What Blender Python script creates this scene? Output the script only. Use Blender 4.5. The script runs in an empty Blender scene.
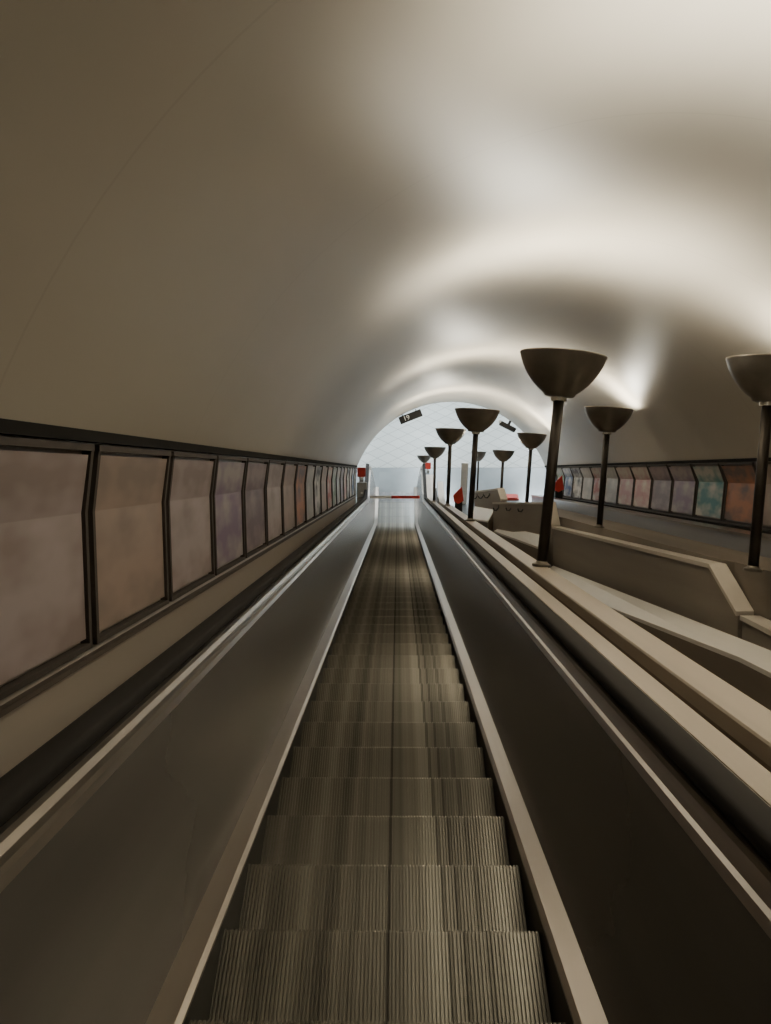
import bpy, bmesh, math, random
from mathutils import Matrix, Vector
random.seed(7)
scene = bpy.context.scene
COL = scene.collection
SL = math.radians(30)
CS, SN = math.cos(SL), math.sin(SL)
# ---------------------------------------------------------------- frames
# slope frame: u right, w forward along the 30 degree slope, v perpendicular up. local (x,y,z)=(u,w,v)
EYE_Z = 23.5 * SN + 1.38 * CS          # hall floor is z = 0
def S(u, w, v):
    return Vector((u, w * CS + v * SN, EYE_Z - w * SN + v * CS))
RX = Matrix.Rotation(-SL, 4, 'X')
NOSE = -1.38
WK = 23.5
RAD = 2.0
TAN = RAD * math.tan(SL / 2)
S1 = WK - TAN
ARC = RAD * SL
def path(s):
    """nosing line: (w, v, angle) in the slope frame at arclength s"""
    if s <= S1:
        return s, NOSE, 0.0
    if s <= S1 + ARC:
        a = (s - S1) / RAD
        return S1 + RAD * math.sin(a), NOSE + RAD - RAD * math.cos(a), a
    a = SL
    d = s - S1 - ARC
    return S1 + RAD * math.sin(a) + d * math.cos(a), NOSE + RAD - RAD * math.cos(a) + d * math.sin(a), a
def off(s, d):
    w, v, a = path(s)
    return w - math.sin(a) * d, v + math.cos(a) * d
def stations(s0, s1, step=2.0):
    out = [s0]
    a, b = S1, S1 + ARC
    marks = [a + (b - a) * i / 8 for i in range(9)]
    n = max(1, int((min(s1, a) - s0) / step))
    if s0 < a:
        out += [s0 + (min(s1, a) - s0) * i / n for i in range(1, n + 1)]
    out += [m for m in marks if s0 < m < s1]
    out.append(s1)
    out = sorted(set(round(x, 5) for x in out))
    return out

# ---------------------------------------------------------------- materials
def new_mat(name):
    m = bpy.data.materials.new(name)
    m.use_nodes = True
    nt = m.node_tree
    return m, nt, nt.nodes['Principled BSDF']
def N(nt, t, **kw):
    n = nt.nodes.new(t)
    for k, v in kw.items():
        setattr(n, k, v)
    return n
def mixc(nt, fac, a, b, blend='MIX'):
    n = N(nt, 'ShaderNodeMix', data_type='RGBA', blend_type=blend)
    for i, val in ((0, fac), (6, a), (7, b)):
        if hasattr(val, 'links') or hasattr(val, 'is_linked'):
            nt.links.new(val, n.inputs[i])
        else:
            n.inputs[i].default_value = val if i == 0 else (*val, 1)
    return n.outputs[2]
def noise(nt, scale, detail=3, stretch=(1, 1, 1), rough=.5, rot=(0, 0, 0)):
    tc = N(nt, 'ShaderNodeTexCoord')
    mp = N(nt, 'ShaderNodeMapping')
    mp.inputs['Scale'].default_value = stretch
    mp.inputs['Rotation'].default_value = rot
    nz = N(nt, 'ShaderNodeTexNoise')
    nz.inputs['Scale'].default_value = scale
    nz.inputs['Detail'].default_value = detail
    nz.inputs['Roughness'].default_value = rough
    nt.links.new(tc.outputs['Object'], mp.inputs[0])
    nt.links.new(mp.outputs[0], nz.inputs['Vector'])
    return nz.outputs['Fac']
def ramp(nt, fac, stops):
    r = N(nt, 'ShaderNodeValToRGB')
    cr = r.color_ramp
    while len(cr.elements) < len(stops):
        cr.elements.new(.5)
    for e, (p, c) in zip(cr.elements, stops):
        e.position = p
        e.color = (*c, 1) if len(c) == 3 else c
    nt.links.new(fac, r.inputs[0])
    return r.outputs[0]
def surf(name, c1, c2=None, rough=.5, metal=0., scale=4, stretch=(1, .06, 1), lo=.35, hi=.65, spec=.5, rough2=None, bump=0.):
    m, nt, b = new_mat(name)
    c2 = c2 or tuple(x * .8 for x in c1)
    f = noise(nt, scale, 4, stretch)
    col = ramp(nt, f, [(lo, c1), (hi, c2)])
    nt.links.new(col, b.inputs['Base Color'])
    b.inputs['Metallic'].default_value = metal
    b.inputs['Roughness'].default_value = rough
    b.inputs['Specular IOR Level'].default_value = spec
    if rough2 is not None:
        rr = ramp(nt, f, [(lo, (rough,) * 3), (hi, (rough2,) * 3)])
        nt.links.new(rr, b.inputs['Roughness'])
    if bump:
        bp = N(nt, 'ShaderNodeBump')
        bp.inputs['Strength'].default_value = bump
        nt.links.new(f, bp.inputs['Height'])
        nt.links.new(bp.outputs[0], b.inputs['Normal'])
    return m

def vault_mat():
    m, nt, b = new_mat('vault_panels')
    f = noise(nt, .9, 4, (1, .35, 1))
    col = ramp(nt, f, [(.3, (.45, .412, .35)), (.7, (.52, .478, .41))])
    tc = N(nt, 'ShaderNodeTexCoord')
    sx = N(nt, 'ShaderNodeSeparateXYZ')
    nt.links.new(tc.outputs['Object'], sx.inputs[0])
    d = N(nt, 'ShaderNodeMath', operation='DIVIDE'); d.inputs[1].default_value = 2.35
    nt.links.new(sx.outputs['Y'], d.inputs[0])
    fr = N(nt, 'ShaderNodeMath', operation='FRACT'); nt.links.new(d.outputs[0], fr.inputs[0])
    lt = N(nt, 'ShaderNodeMath', operation='LESS_THAN'); lt.inputs[1].default_value = .006
    nt.links.new(fr.outputs[0], lt.inputs[0])
    ml = N(nt, 'ShaderNodeMath', operation='MULTIPLY'); ml.inputs[1].default_value = .14
    nt.links.new(lt.outputs[0], ml.inputs[0])
    col = mixc(nt, ml.outputs[0], col, (.20, .17, .14))
    nt.links.new(col, b.inputs['Base Color'])
    b.inputs['Roughness'].default_value = .42
    return m
def tile_mat():
    m, nt, b = new_mat('floor_tiles')
    tc = N(nt, 'ShaderNodeTexCoord')
    mp = N(nt, 'ShaderNodeMapping'); mp.inputs['Rotation'].default_value = (0, 0, math.radians(45))
    nt.links.new(tc.outputs['Object'], mp.inputs[0])
    br = N(nt, 'ShaderNodeTexBrick')
    br.offset = 0
    br.inputs['Scale'].default_value = 1
    br.inputs['Mortar Size'].default_value = .011
    br.inputs['Brick Width'].default_value = .42
    br.inputs['Row Height'].default_value = .42
    br.inputs['Color1'].default_value = (.44, .465, .455, 1)
    br.inputs['Color2'].default_value = (.39, .415, .41, 1)
    br.inputs['Mortar'].default_value = (.21, .23, .23, 1)
    nt.links.new(mp.outputs[0], br.inputs['Vector'])
    nt.links.new(br.outputs['Color'], b.inputs['Base Color'])
    b.inputs['Roughness'].default_value = .35
    return m
def step_mat():
    m, nt, b = new_mat('cleated_step_metal')
    f = noise(nt, 9, 3, (1, .004, .004))
    col = ramp(nt, f, [(.36, (.105, .10, .085)), (.5, (.215, .205, .177)), (.62, (.30, .29, .25))])
    # dark worn stripes running the length of the steps
    tc = N(nt, 'ShaderNodeTexCoord')
    sx = N(nt, 'ShaderNodeSeparateXYZ'); nt.links.new(tc.outputs['Object'], sx.inputs[0])
    for x0, wd, k in ((.02, .006, .7), (.205, .008, .6), (.25, .005, .5), (.32, .012, .55)):
        s = N(nt, 'ShaderNodeMath', operation='SUBTRACT'); s.inputs[1].default_value = x0; nt.links.new(sx.outputs['X'], s.inputs[0])
        a = N(nt, 'ShaderNodeMath', operation='ABSOLUTE'); nt.links.new(s.outputs[0], a.inputs[0])
        l = N(nt, 'ShaderNodeMath', operation='LESS_THAN'); l.inputs[1].default_value = wd; nt.links.new(a.outputs[0], l.inputs[0])
        q = N(nt, 'ShaderNodeMath', operation='MULTIPLY'); q.inputs[1].default_value = k; nt.links.new(l.outputs[0], q.inputs[0])
        col = mixc(nt, q.outputs[0], col, (.03, .027, .022))
    nt.links.new(col, b.inputs['Base Color'])
    b.inputs['Metallic'].default_value = .7
    b.inputs['Roughness'].default_value = .38
    return m
def flat(name, c, rough=.5, metal=0.):
    return surf(name, c, tuple(x * .82 for x in c), rough, metal, 6, (1, 1, 1))

M = {}
M['vault'] = vault_mat()
M['tile'] = tile_mat()
M['step'] = step_mat()
M['panel'] = surf('brushed_bronze_steel_panel', (.165, .156, .147), (.21, .198, .185), .27, .45, 3, (1, .03, 1))
M['skirt'] = flat('black_skirt_panel', (.012, .011, .010), .45)
M['strip'] = surf('steel_ledge', (.42, .38, .34), (.30, .27, .24), .30, .8, 5, (1, .03, 1))
M['cap'] = surf('steel_capping', (.40, .37, .33), (.28, .255, .23), .28, .8, 6, (1, .03, 1))
M['rubber'] = flat('black_rubber_handrail', (.014, .012, .011), .85)
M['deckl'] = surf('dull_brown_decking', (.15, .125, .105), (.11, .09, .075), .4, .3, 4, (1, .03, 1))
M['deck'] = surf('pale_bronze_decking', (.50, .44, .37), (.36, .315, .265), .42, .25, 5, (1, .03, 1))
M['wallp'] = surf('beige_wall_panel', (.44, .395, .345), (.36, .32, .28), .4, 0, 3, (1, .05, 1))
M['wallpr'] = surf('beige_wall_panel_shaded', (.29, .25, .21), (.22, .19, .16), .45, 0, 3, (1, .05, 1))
M['trim'] = flat('shadow_and_groove_black', (.006, .0055, .005), .95)
M['frame'] = flat('dark_brown_frame', (.075, .062, .054), .7)
M['trough'] = surf('dark_brown_trough', (.11, .09, .075), (.08, .066, .055), .6, 0, 4, (1, .05, 1))
M['ledge'] = surf('lit_ledge_top', (.86, .84, .80), (.74, .72, .68), .4, 0, 3, (1, .06, 1))  # light caught by the ledge tops is put into this pale colour
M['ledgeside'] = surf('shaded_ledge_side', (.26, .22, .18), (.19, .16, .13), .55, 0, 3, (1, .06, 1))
M['parapet'] = surf('olive_brown_parapet', (.34, .305, .26), (.27, .24, .205), .5, 0, 3, (1, .05, 1))
M['coping'] = surf('pale_coping', (.74, .69, .61), (.62, .57, .50), .4, 0, 3, (1, .06, 1))
M['bluesteel'] = surf('blue_grey_steel', (.36, .37, .40), (.28, .29, .32), .36, .4, 4, (1, .03, 1))
M['bronze'] = flat('dark_bronze', (.26, .235, .20), .36, .7)
M['pole'] = flat('dark_bronze_pole', (.05, .042, .035), .4, .6)
M['chrome'] = flat('bright_collar_metal', (.80, .78, .74), .2, .9)
M['black'] = flat('matt_black', (.012, .012, .013), .5)
M['red'] = flat('signal_red', (.62, .045, .03), .45)
M['white'] = flat('white_enamel', (.93, .94, .94), .4)
M['grey'] = flat('grey_casing', (.42, .43, .43), .45, .2)
M['comb'] = surf('comb_plate_aluminium', (.14, .145, .15), (.22, .225, .235), .35, .6, 14, (1, .02, 1))
M['landing'] = surf('polished_landing_plate', (.30, .33, .345), (.25, .28, .295), .22, .35, 2, (1, .5, 1))
M['hallwall'] = flat('pale_hall_wall', (.72, .74, .74), .5)

# ---------------------------------------------------------------- object helpers
def tag(o, label=None, cat=None, group=None, kind=None):
    if label: o['label'] = label
    if cat: o['category'] = cat
    if group: o['group'] = group
    if kind: o['kind'] = kind
    return o
def mesh_obj(name, verts, faces, mat, parent=None, smooth=False, bevel=0):
    me = bpy.data.meshes.new(name)
    me.from_pydata([tuple(v) for v in verts], [], faces)
    bm = bmesh.new(); bm.from_mesh(me)
    bmesh.ops.recalc_face_normals(bm, faces=bm.faces)
    bm.to_mesh(me); bm.free()
    me.materials.append(mat)
    if smooth:
        for p in me.polygons: p.use_smooth = True
    o = bpy.data.objects.new(name, me)
    COL.objects.link(o)
    if parent: o.parent = parent
    if bevel:
        bv = o.modifiers.new('bevel', 'BEVEL'); bv.width = bevel; bv.segments = 2; bv.limit_method = 'ANGLE'
    return o
def empty(name, u, w, v, lean=0., world=False):
    o = bpy.data.objects.new(name, None)
    COL.objects.link(o)
    o.empty_display_size = .1
    if world:
        o.matrix_world = Matrix.Translation((u, w, v)) @ Matrix.Rotation(lean, 4, 'Z')
    else:
        o.matrix_world = Matrix.Translation(S(u, w, v)) @ RX @ Matrix.Rotation(lean, 4, 'Y')
    o['_o'] = 0
    del o['_o']
    ORG[o.name] = (u, w, v)
    return o
ORG = {}
def rel(root, pts):
    a = ORG[root.name]
    return [(p[0] - a[0], p[1] - a[1], p[2] - a[2]) for p in pts]
def sstruct(name, verts_uwv, faces, mat, smooth=False):
    """top level mesh in the slope frame, origin at camera point"""
    o = mesh_obj(name, verts_uwv, faces, mat, None, smooth)
    o.matrix_world = Matrix.Translation(S(0, 0, 0)) @ RX
    tag(o, kind='structure')
    return o
def grid_faces(n, m, closed):
    f = []
    for i in range(n - 1):
        for j in range(m if closed else m - 1):
            k = (j + 1) % m
            f.append((i * m + j, i * m + k, (i + 1) * m + k, (i + 1) * m + j))
    return f
def sweep(prof, s0, s1, closed=True, step=2.0):
    """profile of (u, d above the nosing line) swept along the escalator path -> uwv verts"""
    st = stations(s0, s1, step)
    vs = []
    for s in st:
        for (u, d) in prof:
            w, v = off(s, d)
            vs.append((u, w, v))
    m = len(prof)
    fs = grid_faces(len(st), m, closed)
    if closed:
        fs.append(tuple(range(m))); fs.append(tuple(range((len(st) - 1) * m, len(st) * m)))
    return vs, fs
def box(x0, x1, y0, y1, z0, z1):
    v = [(x, y, z) for x in (x0, x1) for y in (y0, y1) for z in (z0, z1)]
    f = [(0, 1, 3, 2), (4, 6, 7, 5), (0, 4, 5, 1), (2, 3, 7, 6), (0, 2, 6, 4), (1, 5, 7, 3)]
    return v, f
def join(*vf):
    V, F = [], []
    for v, f in vf:
        n = len(V); V += list(v); F += [tuple(i + n for i in q) for q in f]
    return V, F
def lathe(prof, n=32):
    V, F = [], []
    for (r, z) in prof:
        for i in range(n):
            a = 2 * math.pi * i / n
            V.append((r * math.cos(a), r * math.sin(a), z))
    F = grid_faces(len(prof), n, True)
    if prof[0][0] > 1e-5: F.append(tuple(range(n)))
    if prof[-1][0] > 1e-5: F.append(tuple(range((len(prof) - 1) * n, len(prof) * n)))
    return V, F
def tube(pts, r, n=8):
    pts = [Vector(p) for p in pts]
    V = []
    for i, p in enumerate(pts):
        t = (pts[min(i + 1, len(pts) - 1)] - pts[max(i - 1, 0)]).normalized()
        a = t.orthogonal().normalized() if i == 0 else (a - t * a.dot(t)).normalized()
        b = t.cross(a)
        for k in range(n):
            q = 2 * math.pi * k / n
            V.append(p + a * r * math.cos(q) + b * r * math.sin(q))
    F = grid_faces(len(pts), n, True)
    F.append(tuple(range(n))); F.append(tuple(range((len(pts) - 1) * n, len(pts) * n)))
    return V, F

# ---------------------------------------------------------------- tunnel shell
CU, CV, R = 1.38, -.83, 2.62
W0, W1 = -4.0, 24.0
def circ(u_sign, v):
    return CU + u_sign * math.sqrt(max(0, R * R - (v - CV) ** 2))
a0 = math.asin((.13 - CV) / R)
NA = 48
ring = [(CU + R * math.cos(math.pi - a0 - (math.pi - 2 * a0) * i / NA), CV + R * math.sin(math.pi - a0 - (math.pi - 2 * a0) * i / NA)) for i in range(NA + 1)]
ws = [W0 + (W1 - W0) * i / 14 for i in range(15)]
V = [(u, w, v) for w in ws for (u, v) in ring]
F = grid_faces(len(ws), NA + 1, False)
# thickness at the lower rim of the vault (the end ring seen against the hall)
n0 = len(V)
for k, Rr in ((0, R), (1, R + 1.4)):
    for i in range(NA + 1):
        a = math.pi - (a0 - .25) - (math.pi - 2 * (a0 - .25)) * i / NA
        V.append((CU + Rr * math.cos(a), W1, CV + Rr * math.sin(a)))
for i in range(NA):
    F.append((n0 + i, n0 + i + 1, n0 + NA + 2 + i, n0 + NA + 1 + i))
sstruct('ceiling', V, F, M['vault'], True)

# walls follow the tunnel curve: top, kink, foot
LW = [(circ(-1, .13), .13), (-1.085, -.14), (-1.075, -.62), (-1.06, -.64), (-1.06, -1.9)]
RW = [(circ(1, .13), .13), (3.90, -.14), (3.86, -.62), (3.82, -.64), (3.82, -1.9)]
def wall(name, prof, mat, w1):
    wss = [W0, 8, 16, w1]
    return sstruct(name, [(u, w, v) for w in wss for (u, v) in prof], grid_faces(4, len(prof), False), mat)
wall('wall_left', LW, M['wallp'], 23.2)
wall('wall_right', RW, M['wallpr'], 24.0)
# black strips put in for the shadow line where the vault springs, and groove under the posters
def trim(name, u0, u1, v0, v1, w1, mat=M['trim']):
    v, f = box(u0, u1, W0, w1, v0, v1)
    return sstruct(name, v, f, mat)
trim('shadow_line_1', -1.085, -1.02, .098, .136, 23.2)
trim('shadow_line_2', 3.79, 3.85, .098, .136, 23.9)
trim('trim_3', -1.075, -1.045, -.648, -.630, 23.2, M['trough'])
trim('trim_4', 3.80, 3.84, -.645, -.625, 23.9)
# top end wall behind the camera
V = [(CU + (R + .1) * math.cos(2 * math.pi * i / 40), W0, CV + (R + .1) * math.sin(2 * math.pi * i / 40)) for i in range(40)]
sstruct('wall_back', V, [tuple(range(40))], M['wallpr'])
# trough floor between the two decks
v, f = box(1.05, 3.9, W0, 22.4, -2.3, -2.2)
sstruct('floor', v, f, M['trough'])

# ---------------------------------------------------------------- lower hall (world aligned)
KY = WK * CS + NOSE * SN
LAND_Y = KY + 2.95
def wstruct(name, vf, mat):
    o = mesh_obj(name, vf[0], vf[1], mat)
    tag(o, kind='structure'); return o
wstruct('floor', box(-6, 9, LAND_Y, 36, -.1, 0), M['tile'])
wstruct('floor', box(-6, 9, KY - .6, LAND_Y, -.1, -.004), M['landing'])
wstruct('wall_front', box(-6, 9, 36, 36.2, 0, 4.2), M['hallwall'])
wstruct('wall_left', box(-6.2, -6, KY - 1, 36, 0, 4.2), M['hallwall'])
wstruct('wall_right', box(9, 9.2, KY - 1, 36, 0, 4.2), M['hallwall'])
wstruct('ceiling', box(-6, 9, KY + .4, 36, 4.2, 4.3), M['hallwall'])

# ---------------------------------------------------------------- the escalator
ES_END = S1 + ARC + 1.0
esc = empty('escalator', -.05, 6.0, NOSE)
tag(esc, 'long empty metal escalator descending between two steel balustrades', 'escalator')
def epart(name, vf, mat, smooth=False, parent=None, label=None, bevel=0):
    o = mesh_obj(name, rel(esc, vf[0]), vf[1], mat, parent or esc, smooth, bevel)
    if label: o['label'] = label
    return o
SA = -1.2
SE = S1 + ARC + 1.25      # end of the straight balustrades on the landing
epart('skirt_panel', sweep([(-.60, -.03), (-.525, -.03), (-.525, .04), (-.60, .04)][0:0] + [(-.56, -.5), (-.525, -.5), (-.525, .042), (-.56, .042)], SA, SE), M['skirt'])
epart('skirt_panel', sweep([(.43, -.5), (.465, -.5), (.465, .042), (.43, .042)], SA, SE), M['skirt'])
epart('skirt_ledge', sweep([(-.615, .03), (-.522, .036), (-.520, .052), (-.535, .060), (-.600, .068), (-.615, .072)], SA, SE), M['strip'])
epart('skirt_ledge', sweep([(.520, .03), (.427, .036), (.425, .052), (.440, .060), (.505, .068), (.520, .072)], SA, SE), M['strip'])
epart('balustrade_panel', sweep([(-.600, .066), (-.735, .605), (-.755, .60), (-.63, .06)], SA, SE), M['panel'])
epart('balustrade_panel', sweep([(.500, .066), (.620, .605), (.640, .60), (.53, .06)], SA, SE), M['panel'])
capL = [(-.732, .604), (-.742, .622), (-.757, .626), (-.763, .640), (-.775, .655), (-.775, .672), (-.868, .672), (-.868, .58), (-.755, .58)]
capR = [(.618, .604), (.628, .622), (.640, .626), (.646, .640), (.656, .655), (.656, .672), (.742, .672), (.742, .58), (.640, .58)]
epart('capping_rail', sweep(capL, SA, SE), M['cap'])
epart('capping_rail', sweep(capR, SA, SE), M['cap'])
def handrail(uc, half):
    pr = []
    for i in range(12):
        a = 2 * math.pi * i / 12
        cu, cd = math.cos(a), math.sin(a)
        pr.append((uc + half * (abs(cu) ** .6) * (1 if cu >= 0 else -1), .698 + .026 * (abs(cd) ** .6) * (1 if cd >= 0 else -1)))
    st = stations(SA, SE + .05)
    vs = []
    for s in st:
        for (u, d) in pr:
            w, v = off(s, d); vs.append((u, w, v))
    # newel turn: half circle downwards about a centre below the rail
    rr = .25
    w, v, a = path(SE + .05)
    for k in range(1, 15):
        t = math.pi * k / 14
        for (u, d) in pr:
            rad = rr + (d - .698)
            along = math.sin(t) * rad
            up = .698 - rr + math.cos(t) * rad
            vs.append((u, w + math.cos(a) * along - math.sin(a) * up, v + math.sin(a) * along + math.cos(a) * up))
    m = len(pr); n = len(vs) // m
    fs = grid_faces(n, m, True) + [tuple(range(m)), tuple(range((n - 1) * m, n * m))]
    return vs, fs
epart('handrail', handrail(-.822, .045), M['rubber'], True)
epart('handrail', handrail(.699, .041), M['rubber'], True)
def newel(u0, u1):
    """rounded end plate of the balustrade on the landing"""
    w, v, a = path(SE - .02)
    pts = [(0, .06), (0, .64)]
    for k in range(0, 11):
        t = math.pi * k / 10
        pts.append((.07 + .23 * math.sin(t), .42 + .23 * math.cos(t)))
    pts += [(.07, .19), (.07, .06)]
    V = []
    for (ub, ut) in ((u0[0], u0[1]), (u1[0], u1[1])):
        for (al, up) in pts:
            u = ub + (ut - ub) * up / .64
            V.append((u, w + math.cos(a) * al - math.sin(a) * up, v + math.sin(a) * al + math.cos(a) * up))
    m = len(pts)
    F = [(i, (i + 1) % m, m + (i + 1) % m, m + i) for i in range(m)] + [tuple(range(m)), tuple(range(m, 2 * m))]
    return V, F
epart('newel_end', newel((-.60, -.74), (-.66, -.80)), M['strip'])
epart('newel_end', newel((.505, .625), (.56, .68)), M['strip'])
# steps
def step_mesh():
    V, F = [], []
    def add(b):
        n = len(V); V.extend(b[0]); F.extend([tuple(i + n for i in q) for q in b[1]])
    x0, x1 = -.476, .476
    add(box(x0, x1, -.392, -.004, -.04, -.012))
    add(box(x0, x1, -.022, -.010, -.26, -.02))
    nr = 84
    p = (x1 - x0) / nr
    for i in range(nr):
        a = x0 + i * p
        b = a + p * .52
        # tread cleat with a rounded nose running on down the riser
        prof = [(-.390, -.012), (-.390, 0), (-.014, 0), (-.004, -.004), (0, -.014), (-.002, -.12), (-.006, -.255), (-.016, -.255), (-.016, -.02)]
        m = len(prof); n = len(V)
        V.extend([(a, y, z) for y, z in prof] + [(b, y, z) for y, z in prof])
        for k in range(m):
            q = (k + 1) % m
            F.append((n + k, n + q, n + m + q, n + m + k))
        F.append(tuple(n + k for k in range(m))); F.append(tuple(n + m + k for k in range(m)))
    return V, F
sv, sf = step_mesh()
st0 = mesh_obj('step', sv, sf, M['step'], esc)
def s_for_y(Y):
    lo, hi = -5., 40.
    for _ in range(50):
        mid = (lo + hi) / 2
        w, v, a = path(mid)
        if w * CS + v * SN < Y: lo = mid
        else: hi = mid
    return lo
Y0 = S(0, 2.722, NOSE).y
ks = []
Yend = KY + 1.45
k = -8
while Y0 + .4 * k < Yend:
    ks.append(k); k += 1
first = True
for k in ks:
    w, v, a = path(s_for_y(Y0 + .4 * k))
    o = st0 if first else st0.copy()
    if not first:
        COL.objects.link(o); o.parent = esc
    first = False
    o.location = rel(esc, [(-.05, w, v)])[0]
    o.rotation_euler = (SL, 0, 0)
Ylast = Y0 + .4 * ks[-1]
# comb plate and landing plate, flat in the hall
def world_part(name, vf, mat, bevel=0):
    inv = esc.matrix_world.inverted()
    return mesh_obj(name, [inv @ Vector(p) for p in vf[0]], vf[1], mat, esc, False, bevel)
cb = [box(-.525, .43, Ylast + .01, Ylast + .42, -.05, .008)]
for i in range(42):
    x = -.52 + i * .0226
    cb.append(box(x, x + .010, Ylast - .10, Ylast + .02, -.006, .007))
world_part('comb_plate', join(*cb), M['comb'])
world_part('landing_plate', box(-.525, .43, Ylast + .42, LAND_Y - .25, -.05, .006), M['landing'])
# outer decking of the two balustrades
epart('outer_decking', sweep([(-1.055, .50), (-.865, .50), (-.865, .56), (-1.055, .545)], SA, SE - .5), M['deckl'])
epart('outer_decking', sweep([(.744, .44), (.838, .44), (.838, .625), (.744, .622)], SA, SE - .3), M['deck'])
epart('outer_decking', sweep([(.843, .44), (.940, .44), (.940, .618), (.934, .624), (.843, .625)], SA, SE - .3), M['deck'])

# ---------------------------------------------------------------- divider deck to the right of the escalator
dv = empty('dividing_deck', 1.0, 6.0, -2.2)
tag(dv, 'pale metal dividing deck that carries the left row of uplighters', 'deck')
def rpart(root, name, vf, mat, smooth=False, bevel=0):
    return mesh_obj(name, rel(root, vf[0]), vf[1], mat, root, smooth, bevel)
DEND = S1 + ARC + .6
rpart(dv, 'groove_panel', sweep([(.944, .30), (1.03, .30), (1.03, .42), (.944, .42)], SA, DEND), M['trough'])
rpart(dv, 'top_plate', sweep([(1.032, .56), (1.185, .56), (1.185, .615), (1.178, .622), (1.038, .622), (1.032, .615)], SA, DEND), M['deck'])
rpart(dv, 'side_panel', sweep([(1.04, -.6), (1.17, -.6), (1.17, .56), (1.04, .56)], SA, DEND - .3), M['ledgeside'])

# ---------------------------------------------------------------- stepped ledges in the trough
KS = .92
def hexa(name_root, label, top_wall, top_left, extend_bottom=-2.2, group=None):
    """top_wall/top_left: far->near points (u,w,v)"""
    top_wall = [tuple(KS * x for x in p) for p in top_wall]; top_left = [tuple(KS * x for x in p) for p in top_left]
    r = empty('stepped_ledge', (top_wall[0][0] + top_left[0][0]) / 2, (top_wall[0][1] + top_wall[-1][1]) / 2, extend_bottom)
    tag(r, label, 'ledge', group)
    n = len(top_wall)
    a = list(top_wall); b = list(top_left)
    V = a + b; F = [(i, i + 1, n + i + 1, n + i) for i in range(n - 1)]
    # slab thickness for the top that carries the lit colour
    th = .035
    V2 = [(p[0], p[1], p[2] - th) for p in a + b]
    V = V + V2; m = 2 * n
    F += [tuple(m + i for i in f) for f in F]
    for i in range(n - 1):
        F.append((n + i, n + i + 1, m + n + i + 1, m + n + i)); F.append((i, i + 1, m + i + 1, m + i))
    F.append((0, n, m + n, m)); F.append((n - 1, 2 * n - 1, m + 2 * n - 1, m + n - 1))
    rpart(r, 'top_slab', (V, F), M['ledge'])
    # body below
    lo = [(p[0], p[1], extend_bottom) for p in a + b]
    up = [(p[0] - (.012 if False else 0), p[1], p[2] - th) for p in a + b]
    V = up + lo; F = []
    for i in range(n - 1):
        F.append((n + i, n + i + 1, m + n + i + 1, m + n + i)); F.append((i, i + 1, m + i + 1, m + i))
        F.append((m + i, m + i + 1, m + n + i + 1, m + n + i))
    F.append((0, n, m + n, m)); F.append((n - 1, 2 * n - 1, m + 2 * n - 1, m + n - 1))
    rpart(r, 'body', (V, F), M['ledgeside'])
    return r
hexa('a', 'long bright ledge sloping along the foot of the brown side wall, nearest and longest', [(2.86, 16.9, -1.74), (2.86, 7.1, -1.38), (2.86, -1, -1.2)], [(2.45, 16.9, -1.95), (2.64, 7.1, -1.44), (2.66, -1, -1.3)])
hexa('b', 'short bright-topped ledge block in the middle, below the wall with three hooks', [(2.38, 21.0, -1.255), (2.757, 17.2, -1.215)], [(2.14, 20.5, -1.337), (2.58, 16.6, -1.39)])
hexa('c', 'farthest and smallest bright-topped ledge block, right of the large uplighter pole', [(1.97, 23.6, -.905), (2.23, 21.35, -.90)], [(1.82, 22.6, -1.17), (2.04, 20.9, -1.136)])

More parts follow.
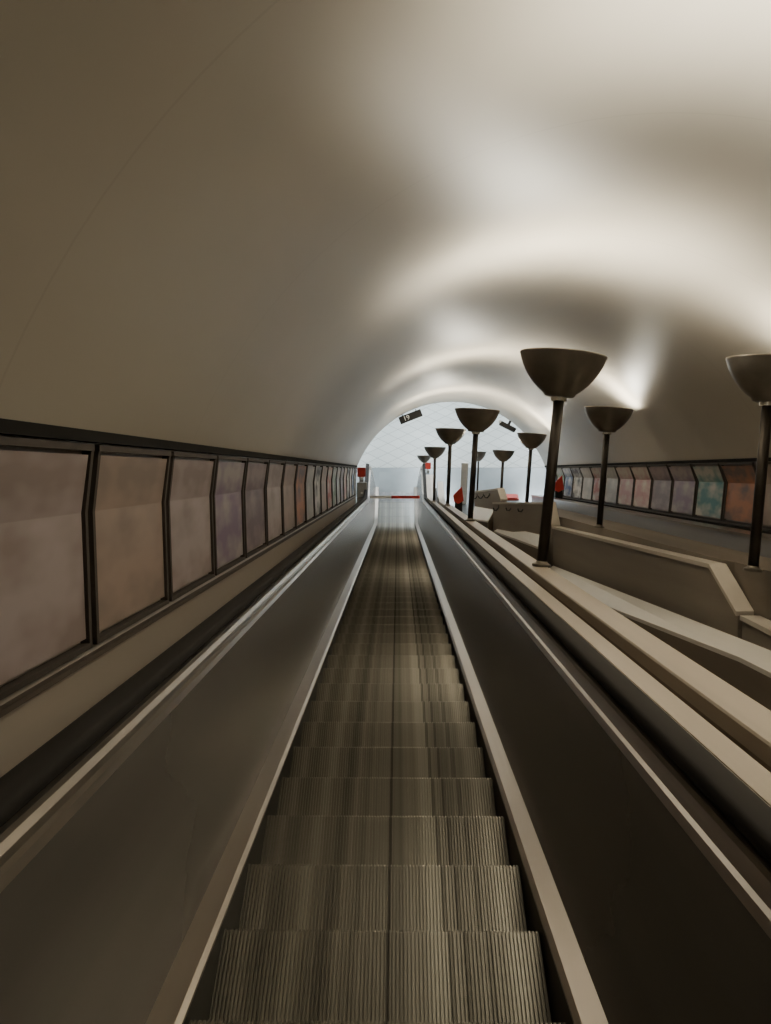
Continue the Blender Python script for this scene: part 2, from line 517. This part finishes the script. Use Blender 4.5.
# ---------------------------------------------------------------- parapets
def parapet(label, top, end_drop=None, bottom=-2.2, hooks=(), th=.12, cop=.03):
    """top: polyline far->near of (u,w,v)"""
    top = [tuple(KS * x for x in p) for p in top]
    end_drop = tuple(KS * x for x in end_drop) if end_drop else None
    hooks = [(KS * h[0], KS * h[1], KS * h[2], h[3]) for h in hooks]
    cx = sum(p[0] for p in top) / len(top); cw = sum(p[1] for p in top) / len(top)
    r = empty('stepped_parapet', cx, cw, bottom)
    tag(r, label, 'parapet')
    if end_drop: top = list(top) + [end_drop]
    n = len(top)
    # outward direction (away from the trough)
    dirs = []
    for i in range(n):
        p, q = Vector(top[max(i - 1, 0)]), Vector(top[min(i + 1, n - 1)])
        t = Vector((q[0] - p[0], q[1] - p[1])).normalized()
        dirs.append(Vector((-t[1], t[0])))
    fr = top
    bk = [(p[0] + d[0] * th, p[1] + d[1] * th, p[2]) for p, d in zip(top, dirs)]
    V = list(fr) + list(bk) + [(p[0], p[1], bottom) for p in fr] + [(p[0], p[1], bottom) for p in bk]
    F = []
    for i in range(n - 1):
        F += [(i, i + 1, 2 * n + i + 1, 2 * n + i), (n + i, n + i + 1, 3 * n + i + 1, 3 * n + i), (i, i + 1, n + i + 1, n + i), (2 * n + i, 2 * n + i + 1, 3 * n + i + 1, 3 * n + i)]
    F += [(0, n, 3 * n, 2 * n), (n - 1, 2 * n - 1, 4 * n - 1, 3 * n - 1)]
    rpart(r, 'wall_panel', (V, F), M['parapet'])
    # coping, running down the near end as well
    def co(pts, dd):
        A = [(p[0] - d[0] * .018, p[1] - d[1] * .018, p[2] + cop) for p, d in zip(pts, dd)]
        B = [(p[0] + d[0] * (th + .018), p[1] + d[1] * (th + .018), p[2] + cop) for p, d in zip(pts, dd)]
        A2 = [(a[0], a[1], a[2] - cop * 1.3) for a in A]; B2 = [(a[0], a[1], a[2] - cop * 1.3) for a in B]
        V = A + B + A2 + B2; k = len(pts); F = []
        for i in range(k - 1):
            F += [(i, i + 1, k + i + 1, k + i), (2 * k + i, 2 * k + i + 1, 3 * k + i + 1, 3 * k + i), (i, i + 1, 2 * k + i + 1, 2 * k + i), (k + i, k + i + 1, 3 * k + i + 1, 3 * k + i)]
        F += [(0, k, 3 * k, 2 * k), (k - 1, 2 * k - 1, 4 * k - 1, 3 * k - 1)]
        return V, F
    pts = list(top); dd = list(dirs)
    rpart(r, 'coping', co(pts, dd), M['coping'])
    for (u, w, v, d) in hooks:
        dx, dy = -d[0], -d[1]
        pts = [(u, w, v + .05), (u, w, v), (u + dx * .05, w + dy * .05, v - .06), (u + dx * .10, w + dy * .10, v - .05), (u + dx * .115, w + dy * .115, v)]
        rpart(r, 'hook', tube(pts, .014), M['black'], True)
    return r
parapet('brown side wall nearest the camera on the right, its pale top lowest', [(3.07, 8.2, -1.32), (2.96, 7.3, -1.29), (2.96, 4, -1.36), (2.96, -1, -1.4)])
parapet('long brown side wall with sloping pale top along the middle of the trough', [(2.90, 17.2, -1.07), (3.02, 8.9, -.93)], (3.07, 8.3, -1.30))
d1 = Vector((-(17.5 - 21.0), 2.85 - 2.17)).normalized(); d1 = Vector((-(-3.5) / math.hypot(.68, 3.5), .68 / math.hypot(.68, 3.5)))
hk = []
for px, py, w in ((500, 509, 20.55), (513, 509, 19.72), (525, 510, 18.95)):
    hk.append(((px - 398) / 920 * w - .03, w, -(py - 471) / 920 * w + .03, d1))
parapet('brown wall with three black hooks under a level pale top, below the right uplighters', [(2.17, 21.0, -.745), (2.85, 17.5, -.625)], (2.90, 17.25, -1.04), hooks=hk)
d2 = Vector((2.2 / math.hypot(.39, 2.2), .39 / math.hypot(.39, 2.2)))
hk = []
for px, py, w in ((478, 497, 23.6), (484, 496.5, 23.0), (490, 496, 22.5)):
    hk.append(((px - 398) / 920 * w - .02, w, -(py - 471) / 920 * w + .02, d2))
parapet('short farthest brown wall with small hooks, beside the large uplighter pole', [(1.98, 23.9, -.56), (2.37, 21.8, -.437)], (2.42, 21.55, -.69), hooks=hk)

# ---------------------------------------------------------------- right deck and far balustrade
fb = empty('steel_balustrade', 3.45, 10, -2.2)
tag(fb, 'blue-grey steel balustrade with pale capping under the right hand posters', 'balustrade')
def poly_prism(pts, z0, z1, ):
    m = len(pts)
    V = [(p[0], p[1], z1) for p in pts] + [(p[0], p[1], z0) for p in pts]
    F = [tuple(range(m)), tuple(range(m, 2 * m))] + [(i, (i + 1) % m, m + (i + 1) % m, m + i) for i in range(m)]
    return V, F
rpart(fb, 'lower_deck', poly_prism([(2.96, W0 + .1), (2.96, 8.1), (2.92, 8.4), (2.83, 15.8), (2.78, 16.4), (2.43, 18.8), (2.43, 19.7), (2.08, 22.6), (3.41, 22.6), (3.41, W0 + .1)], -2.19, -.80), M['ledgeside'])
rpart(fb, 'steel_panel', join(box(3.42, 3.56, W0 + .1, 23.6, -1.2, -.645)), M['bluesteel'])
rpart(fb, 'capping_rail', box(3.40, 3.60, W0 + .1, 23.6, -.643, -.615), M['cap'])
rpart(fb, 'rear_deck', box(3.61, 3.815, W0 + .1, 23.6, -.70, -.66), M['ledgeside'])

# ---------------------------------------------------------------- uplighters
def make_lamp():
    r = empty('uplighter', 0, 0, 0)
    H = 1.68
    rpart(r, 'base_plate', lathe([(.075, 0), (.075, .018), (.05, .03), (.038, .05)], 24), M['bronze'], False)
    rpart(r, 'pole', lathe([(.042, .03), (.042, H - .34)], 20), M['pole'], True)
    rpart(r, 'collar', lathe([(.05, H - .37), (.062, H - .365), (.062, H - .325), (.05, H - .32)], 24), M['chrome'])
    out = [(.05, H - .335), (.115, H - .33), (.13, H - .305)]
    for i in range(1, 11):
        t = i / 10
        a = t * math.pi / 2
        out.append((.13 + .205 * (.5 * math.sin(a) + .5 * t), H - .305 + .285 * (.62 * t + .38 * (1 - math.cos(a)))))
    out += [(.34, H - .012), (.34, H), (.328, H), (.325, H - .02)]
    for i in range(10, 0, -1):
        t = i / 10
        a = t * math.pi / 2
        out.append((.115 + .20 * (.5 * math.sin(a) + .5 * t), H - .285 + .265 * (.62 * t + .38 * (1 - math.cos(a)))))
    out += [(.11, H - .29), (.0, H - .29)]
    rpart(r, 'bowl', lathe(out, 40), M['bronze'], True)
    return r
proto = make_lamp()
SELF = []
def path_v(w, d):
    lo, hi = 0, 40
    for _ in range(50):
        mid = (lo + hi) / 2
        if off(mid, d)[0] < w: lo = mid
        else: hi = mid
    return off(lo, d)[1]
used = [False]
def lamp(u, w, v, lean, sc, label, power, hz=1.0):
    if not used[0]:
        o = proto; used[0] = True
    else:
        o = proto.copy(); COL.objects.link(o)
        for ch in list(proto.children):
            c = ch.copy(); COL.objects.link(c); c.parent = o
    o.matrix_world = Matrix.Translation(S(u, w, v)) @ RX @ Matrix.Rotation(math.radians(lean), 4, 'Y') @ Matrix.Diagonal((sc, sc, sc * hz, 1))
    tag(o, label, 'lamp', 'uplighters on poles')
    if power:
        light(o.matrix_world @ Vector((0, 0, 1.53)), power, .17)
    return o
def light(p, power, rad, color=(1.0, .935, .775)):
    l = bpy.data.lights.new('uplight', 'POINT')
    l.energy = power; l.shadow_soft_size = rad; l.color = color
    o = bpy.data.objects.new('uplight', l); o.location = p
    COL.objects.link(o); return o
DV = NOSE + .622
P = 128
RV = -.80
lamp(1.14, 7.3, DV, 5.5, 1, 'large dark uplighter bowl highest in the photo, nearest on the dividing deck', P * 1.35)
lamp(1.09, 13.9, DV, 3.5, 1, 'tall dark uplighter before the arch, its pole crossing the hall view', P)
lamp(1.09, 20.2, DV, 2.2, 1, 'uplighter third from the left, next left of the tall one', P)
lamp(.885, 22.6, DV, 1, .8, 'small uplighter second from the left, just right of the leftmost one', 40)
lamp(.71, 24.95, -.57, 0, .59, 'leftmost and smallest of the uplighters, beyond the escalator newel', 3)
lamp(2.83, 7.35, RV, 4, 1, 'uplighter cut off by the right edge, against the vault', P * .3)
lamp(2.84, 13.0, RV, 4, 1, 'uplighter on the right deck standing in front of the vault above the posters', P * .5)
lamp(2.80, 20.1, RV, 4, .96, 'rightmost uplighter seen against the white hall, by the tunnel edge', P * .5)
lamp(2.38, 21.4, RV, 3, .76, 'uplighter between the tall one and the rightmost of the hall view', 45)
lamp(2.12, 24.7, -.74, 2, .60, 'small pale uplighter half hidden behind the tall pole', 4, 1.25)
# unseen uplights beyond the frame; the stronger set off the rows for its vault patch
for u, w, pw in ((1.1, .0, P * .35), (1.75, 3.0, P * 2.6)):
    l = bpy.data.lights.new('uplight', 'SPOT')
    l.energy = pw; l.shadow_soft_size = .3; l.color = (1.0, .935, .775); l.spot_size = math.radians(150); l.spot_blend = .7
    o = bpy.data.objects.new('uplight', l); COL.objects.link(o)
    o.matrix_world = Matrix.Translation(S(u, w, .68)) @ RX @ Matrix.Rotation(math.pi, 4, 'X')

# ---------------------------------------------------------------- posters
PAL = [('teal and white', (.05, .22, .25), (.55, .55, .52)), ('red and cream', (.38, .07, .05), (.52, .46, .38)), ('violet and grey', (.22, .16, .25), (.40, .36, .37)),
       ('blue and white', (.06, .12, .30), (.55, .57, .60)), ('orange and brown', (.48, .19, .08), (.16, .10, .08)), ('pink and cream', (.48, .26, .27), (.58, .52, .46)),
       ('dark plum', (.17, .13, .16), (.31, .25, .26)), ('pale grey', (.42, .41, .41), (.58, .56, .54)), ('green and grey', (.14, .22, .12), (.42, .41, .38)),
       ('white and black', (.60, .58, .55), (.06, .055, .06)), ('mauve', (.44, .38, .39), (.31, .25, .24)), ('tan', (.40, .31, .27), (.29, .23, .20))]
PM = []
for i, (nm, c1, c2) in enumerate(PAL):
    m, nt, b = new_mat('poster_' + nm.replace(' ', '_'))
    f = noise(nt, 2.6, 2, (1, .9, 2.2)); 
    cc = ramp(nt, f, [(.36, c1), (.5, tuple((a + q) / 2 for a, q in zip(c1, c2))), (.6, c2)])
    nt.links.new(cc, b.inputs['Base Color']); b.inputs['Roughness'].default_value = .5
    PM.append(m)
ORD = ['first', 'second', 'third', 'fourth', 'fifth', 'sixth', 'seventh', 'eighth', 'ninth', 'tenth', 'eleventh', 'twelfth', 'thirteenth', 'fourteenth', 'fifteenth', 'sixteenth', 'seventeenth', 'eighteenth', 'nineteenth', 'twentieth', 'twenty-first', 'twenty-second', 'twenty-third']
def poster(side, w, wid, mi, label):
    sg = -1 if side == 'left' else 1
    W_ = LW if side == 'left' else RW
    (ut, vt), (uk, vk), (ub, vb) = W_[0], W_[1], W_[2]
    r = empty('poster', ub - sg * .01, w, vb)
    tag(r, label, 'poster', 'framed posters on the %s wall' % side)
    lines = [(ut - sg * .0, .09), (uk, vk), (ub, -.60)]
    def plate(w0, w1, inset, t0, t1):
        V = []
        prof = [(lines[0][0], lines[0][1] - inset), lines[1], (lines[2][0], lines[2][1] + inset)]
        for wv in (w0, w1):
            for t in (t0, t1):
                for (u, v) in prof:
                    V.append((u - sg * t, wv, v))
        # per w: 0-2 back, 3-5 front
        F = []
        for i in range(2):
            F += [(3 + i, 4 + i, 10 + i, 9 + i), (i, i + 1, 7 + i, 6 + i)]
            F += [(i, i + 1, 4 + i, 3 + i), (6 + i, 7 + i, 10 + i, 9 + i)]
        F += [(0, 3, 9, 6), (2, 5, 11, 8)]
        return V, F
    h = wid / 2
    rpart(r, 'sheet', plate(w - h + .03, w + h - .03, .035, .004, .022), PM[mi])
    # frame of four bars
    bars = []
    for a, b in ((w - h, w - h + .026), (w + h - .026, w + h)):
        bars.append(plate(a, b, 0, .002, .034))
    def bar(i, dv):
        u, v = lines[i]
        return box(min(u - sg * .002, u - sg * .034), max(u - sg * .002, u - sg * .034), w - h, w + h, min(v, v + dv), max(v, v + dv))
    bars += [bar(0, -.022), bar(2, .018)]
    rpart(r, 'frame', join(*bars), M['frame'])
    return r
PITCH = 1.05
nL = 20
seqL = [10, 11, 10, 2, 6, 10, 11, 4, 7, 9, 11, 1, 8, 7, 6, 5, 9, 7, 3, 9]
for i in range(nL):
    w = 22.55 - (nL - 1 - i) * PITCH
    j = nL - 1 - i
    poster('left', w, 1.0, seqL[i], '%s poster on the left wall, %s counting from the hall end' % (PAL[seqL[i]][0], ORD[j]))
seqR = [10, 11, 4, 0, 2, 6, 5, 5, 7, 1, 7, 9, 3, 8, 3]
nR = len(seqR)
for i in range(nR):
    w = 23.0 - (nR - 1 - i) * PITCH
    j = nR - 1 - i
    poster('right', w, 1.0, seqR[i], '%s poster on the right wall, %s counting from the hall end' % (PAL[seqR[i]][0], ORD[j]))

# ---------------------------------------------------------------- signs, camera, stop plates
def pxu(px, w): return (px - 398) / 920 * w
def pxv(py, w): return -(py - 471) / 920 * w
ns = empty('number_sign', pxu(410.5, 23.7), 23.7, pxv(417, 23.7), math.radians(-21))
tag(ns, 'black box sign with white figures hanging under the left of the arch', 'sign')
def sheared():
    # parallelogram: upright ends, edges parallel to the arch
    V, F = box(-.30, .30, -.06, .06, -.095, .095)
    return [(x, y, z - x * .0) for x, y, z in V], F
o = mesh_obj('box', sheared()[0], sheared()[1], M['black'], ns, False, .008)
cu = bpy.data.curves.new('figures', 'FONT'); cu.body = '19'; cu.size = .17; cu.extrude = .003; cu.align_x = 'CENTER'; cu.align_y = 'CENTER'
to = bpy.data.objects.new('figures', cu); COL.objects.link(to)
dg = bpy.context.evaluated_depsgraph_get()
me = bpy.data.meshes.new_from_object(to.evaluated_get(dg)); bpy.data.objects.remove(to)
me.materials.clear(); me.materials.append(M['white'])
o = bpy.data.objects.new('figures', me); COL.objects.link(o); o.parent = ns
o.matrix_local = Matrix.Translation((-.11, -.064, 0)) @ Matrix.Rotation(math.radians(90), 4, 'X')
b0 = mesh_obj('bracket', *join(box(-.2, -.17, -.015, .015, .09, .13), box(.17, .2, -.015, .015, .09, .13)), M['black'], ns)

cc = empty('security_camera', pxu(507, 23.2), 23.2, pxv(427, 23.2), math.radians(27))
tag(cc, 'small black security camera mounted under the right of the arch', 'camera')
v, f = box(-.22, .22, -.09, .09, -.06, .06)
mesh_obj('housing', v, f, M['black'], cc, False, .03)
V, F = lathe([(.035, 0), (.035, .03), (.02, .04), (0, .04)], 20)
o = mesh_obj('lens', V, F, M['white'], cc, True); o.matrix_local = Matrix.Translation((-.235, -.085, .02)) @ Matrix.Rotation(math.radians(90), 4, 'X')
mesh_obj('bracket', *box(-.03, .03, -.03, .03, .05, .16), M['black'], cc)

def stop_sign(u, w, v, label, s=1.0, white=False, rz=0):
    r = empty('stop_plate', u, w, v)
    tag(r, label, 'sign')
    body = join(box(-.10 * s, .10 * s, -.07 * s, .07 * s, 0, .30 * s))
    mesh_obj('casing', body[0], body[1], M['black'] if not white else M['grey'], r, False, .012 * s)
    pts = [(-.12, .26), (-.02, .20), (.13, .28), (.08, .66), (-.15, .42)] if not white else [(-.19, .24), (.19, .24), (.19, .68), (-.19, .68)]
    m = len(pts)
    V = [(x * s, -.09 * s, z * s) for x, z in pts] + [(x * s, -.05 * s, z * s) for x, z in pts]
    F = [tuple(range(m)), tuple(range(m, 2 * m))] + [(i, (i + 1) % m, m + (i + 1) % m, m + i) for i in range(m)]
    mesh_obj('red_plate', V, F, M['red'], r, False, .006 * s)
    if white:
        V, F = lathe([(.075 * s, 0), (.075 * s, .03 * s), (.05 * s, .045 * s), (0, .05 * s)], 20)
        o = mesh_obj('button_cover', V, F, M['white'], r, True); o.matrix_local = Matrix.Translation((.02 * s, -.07 * s, .16 * s)) @ Matrix.Rotation(math.radians(90), 4, 'X')
    return r
stop_sign(pxu(458.5, 20.9), 20.9, DV - .16, 'red emergency stop plate on a dark box at the dividing deck foot', .86)
stop_sign(3.69, 21.2, -.66, 'red emergency stop plate on the right deck beside the posters', .85)
stop_sign(pxu(361.5, 23.6), 23.6, pxv(482, 23.6), 'red plate over a white cover on a grey post left of the newel', .55, True)
stop_sign(.84, 25.8, -.05, 'small red plate right of the escalator newel, behind small uplighters', .42, True)
pc = empty('end_casing', pxu(362, 23.7), 23.7, pxv(497, 23.7))
tag(pc, 'plain grey casing post at the lower end of the left wall', 'post')
mesh_obj('post', *box(-.13, .13, -.08, .10, -.10, .38), M['grey'], pc, False, .01)
mesh_obj('key_switch', *box(-.03, .03, -.095, -.078, .08, .13), M['white'], pc, False, .006)

# barrier across the foot of the escalator
br = empty('barrier_bar', -.05, 23.35, -.70)
tag(br, 'white and red barrier bar across the foot of the escalator', 'barrier')
mesh_obj('white_half', *box(-.66, -.12, -.02, .02, .0, .075), M['white'], br)
mesh_obj('red_half', *box(-.119, .60, -.02, .02, .0, .075), M['red'], br)
# red sign lying on the hall floor and pale boards
o = mesh_obj('folded_floor_sign', *join(box(-.28, .28, -.12, .12, 0, .03), box(-.26, .24, -.10, .10, .03, .06)), M['red'])
o.location = S(pxu(508, 24.6), 24.6, pxv(495, 24.6)); o.location.z = 0.0
tag(o, 'red sign lying flat on the hall floor behind the hooked wall', 'sign')
o = mesh_obj('white_board', *box(-.09, .09, -.02, .02, 0, 1.25), M['white'], None, False, .006)
o.location = S(pxu(463, 24.4), 24.4, pxv(505, 24.4)); o.location.z = 0
tag(o, 'narrow white upright board left of the tall uplighter pole in the hall', 'board')

# ---------------------------------------------------------------- hall lights
def area(loc, size, power, color):
    l = bpy.data.lights.new('hall_light', 'AREA'); l.shape = 'RECTANGLE'; l.size = size[0]; l.size_y = size[1]
    l.energy = power; l.color = color
    o = bpy.data.objects.new('hall_light', l); o.location = loc; COL.objects.link(o)
for x in (-2.5, 1.2, 5):
    for y in (23.5, 27, 31):
        area((x, y, 4.1), (1.6, .5), 105, (.90, .97, 1.0))

# ---------------------------------------------------------------- world, camera
wd = bpy.data.worlds.new('World'); scene.world = wd; wd.use_nodes = True
wd.node_tree.nodes['Background'].inputs[0].default_value = (.35, .3, .26, 1)
wd.node_tree.nodes['Background'].inputs[1].default_value = .02
cam = bpy.data.cameras.new('Camera'); co = bpy.data.objects.new('Camera', cam); COL.objects.link(co)
cam.sensor_fit = 'VERTICAL'; cam.sensor_height = 36; cam.lens = 36 * 920 / 1024
cam.clip_start = .05
co.location = S(0, 0, 0)
co.rotation_euler = (math.radians(90 - 30) - math.atan(41 / 920), 0, math.atan(12.5 / 920) * 1.0)
# yaw about the camera's own up axis is tiny; correct for the pitch
co.rotation_euler[2] = math.atan(12.5 / 920) / math.cos(SL + math.atan(41 / 920))
# keep the image level after that yaw
co.rotation_mode = 'XYZ'
fwd = (RX.to_3x3() @ Vector((-12.5 / 920, 1, -41 / 920))).normalized()
right = Vector((1, 0, 0)); right = (right - fwd * right.dot(fwd)).normalized()
up = right.cross(fwd)
mw = Matrix((( right.x, up.x, -fwd.x, 0), (right.y, up.y, -fwd.y, 0), (right.z, up.z, -fwd.z, 0), (0, 0, 0, 1)))
co.matrix_world = Matrix.Translation(S(0, 0, 0)) @ mw
scene.camera = co
scene.view_settings.view_transform = 'AgX'
scene.view_settings.look = 'AgX - Base Contrast'
scene.view_settings.exposure = 0.55
scene.cycles.max_bounces = 8
scene.cycles.diffuse_bounces = 5
scene.cycles.use_denoising = True
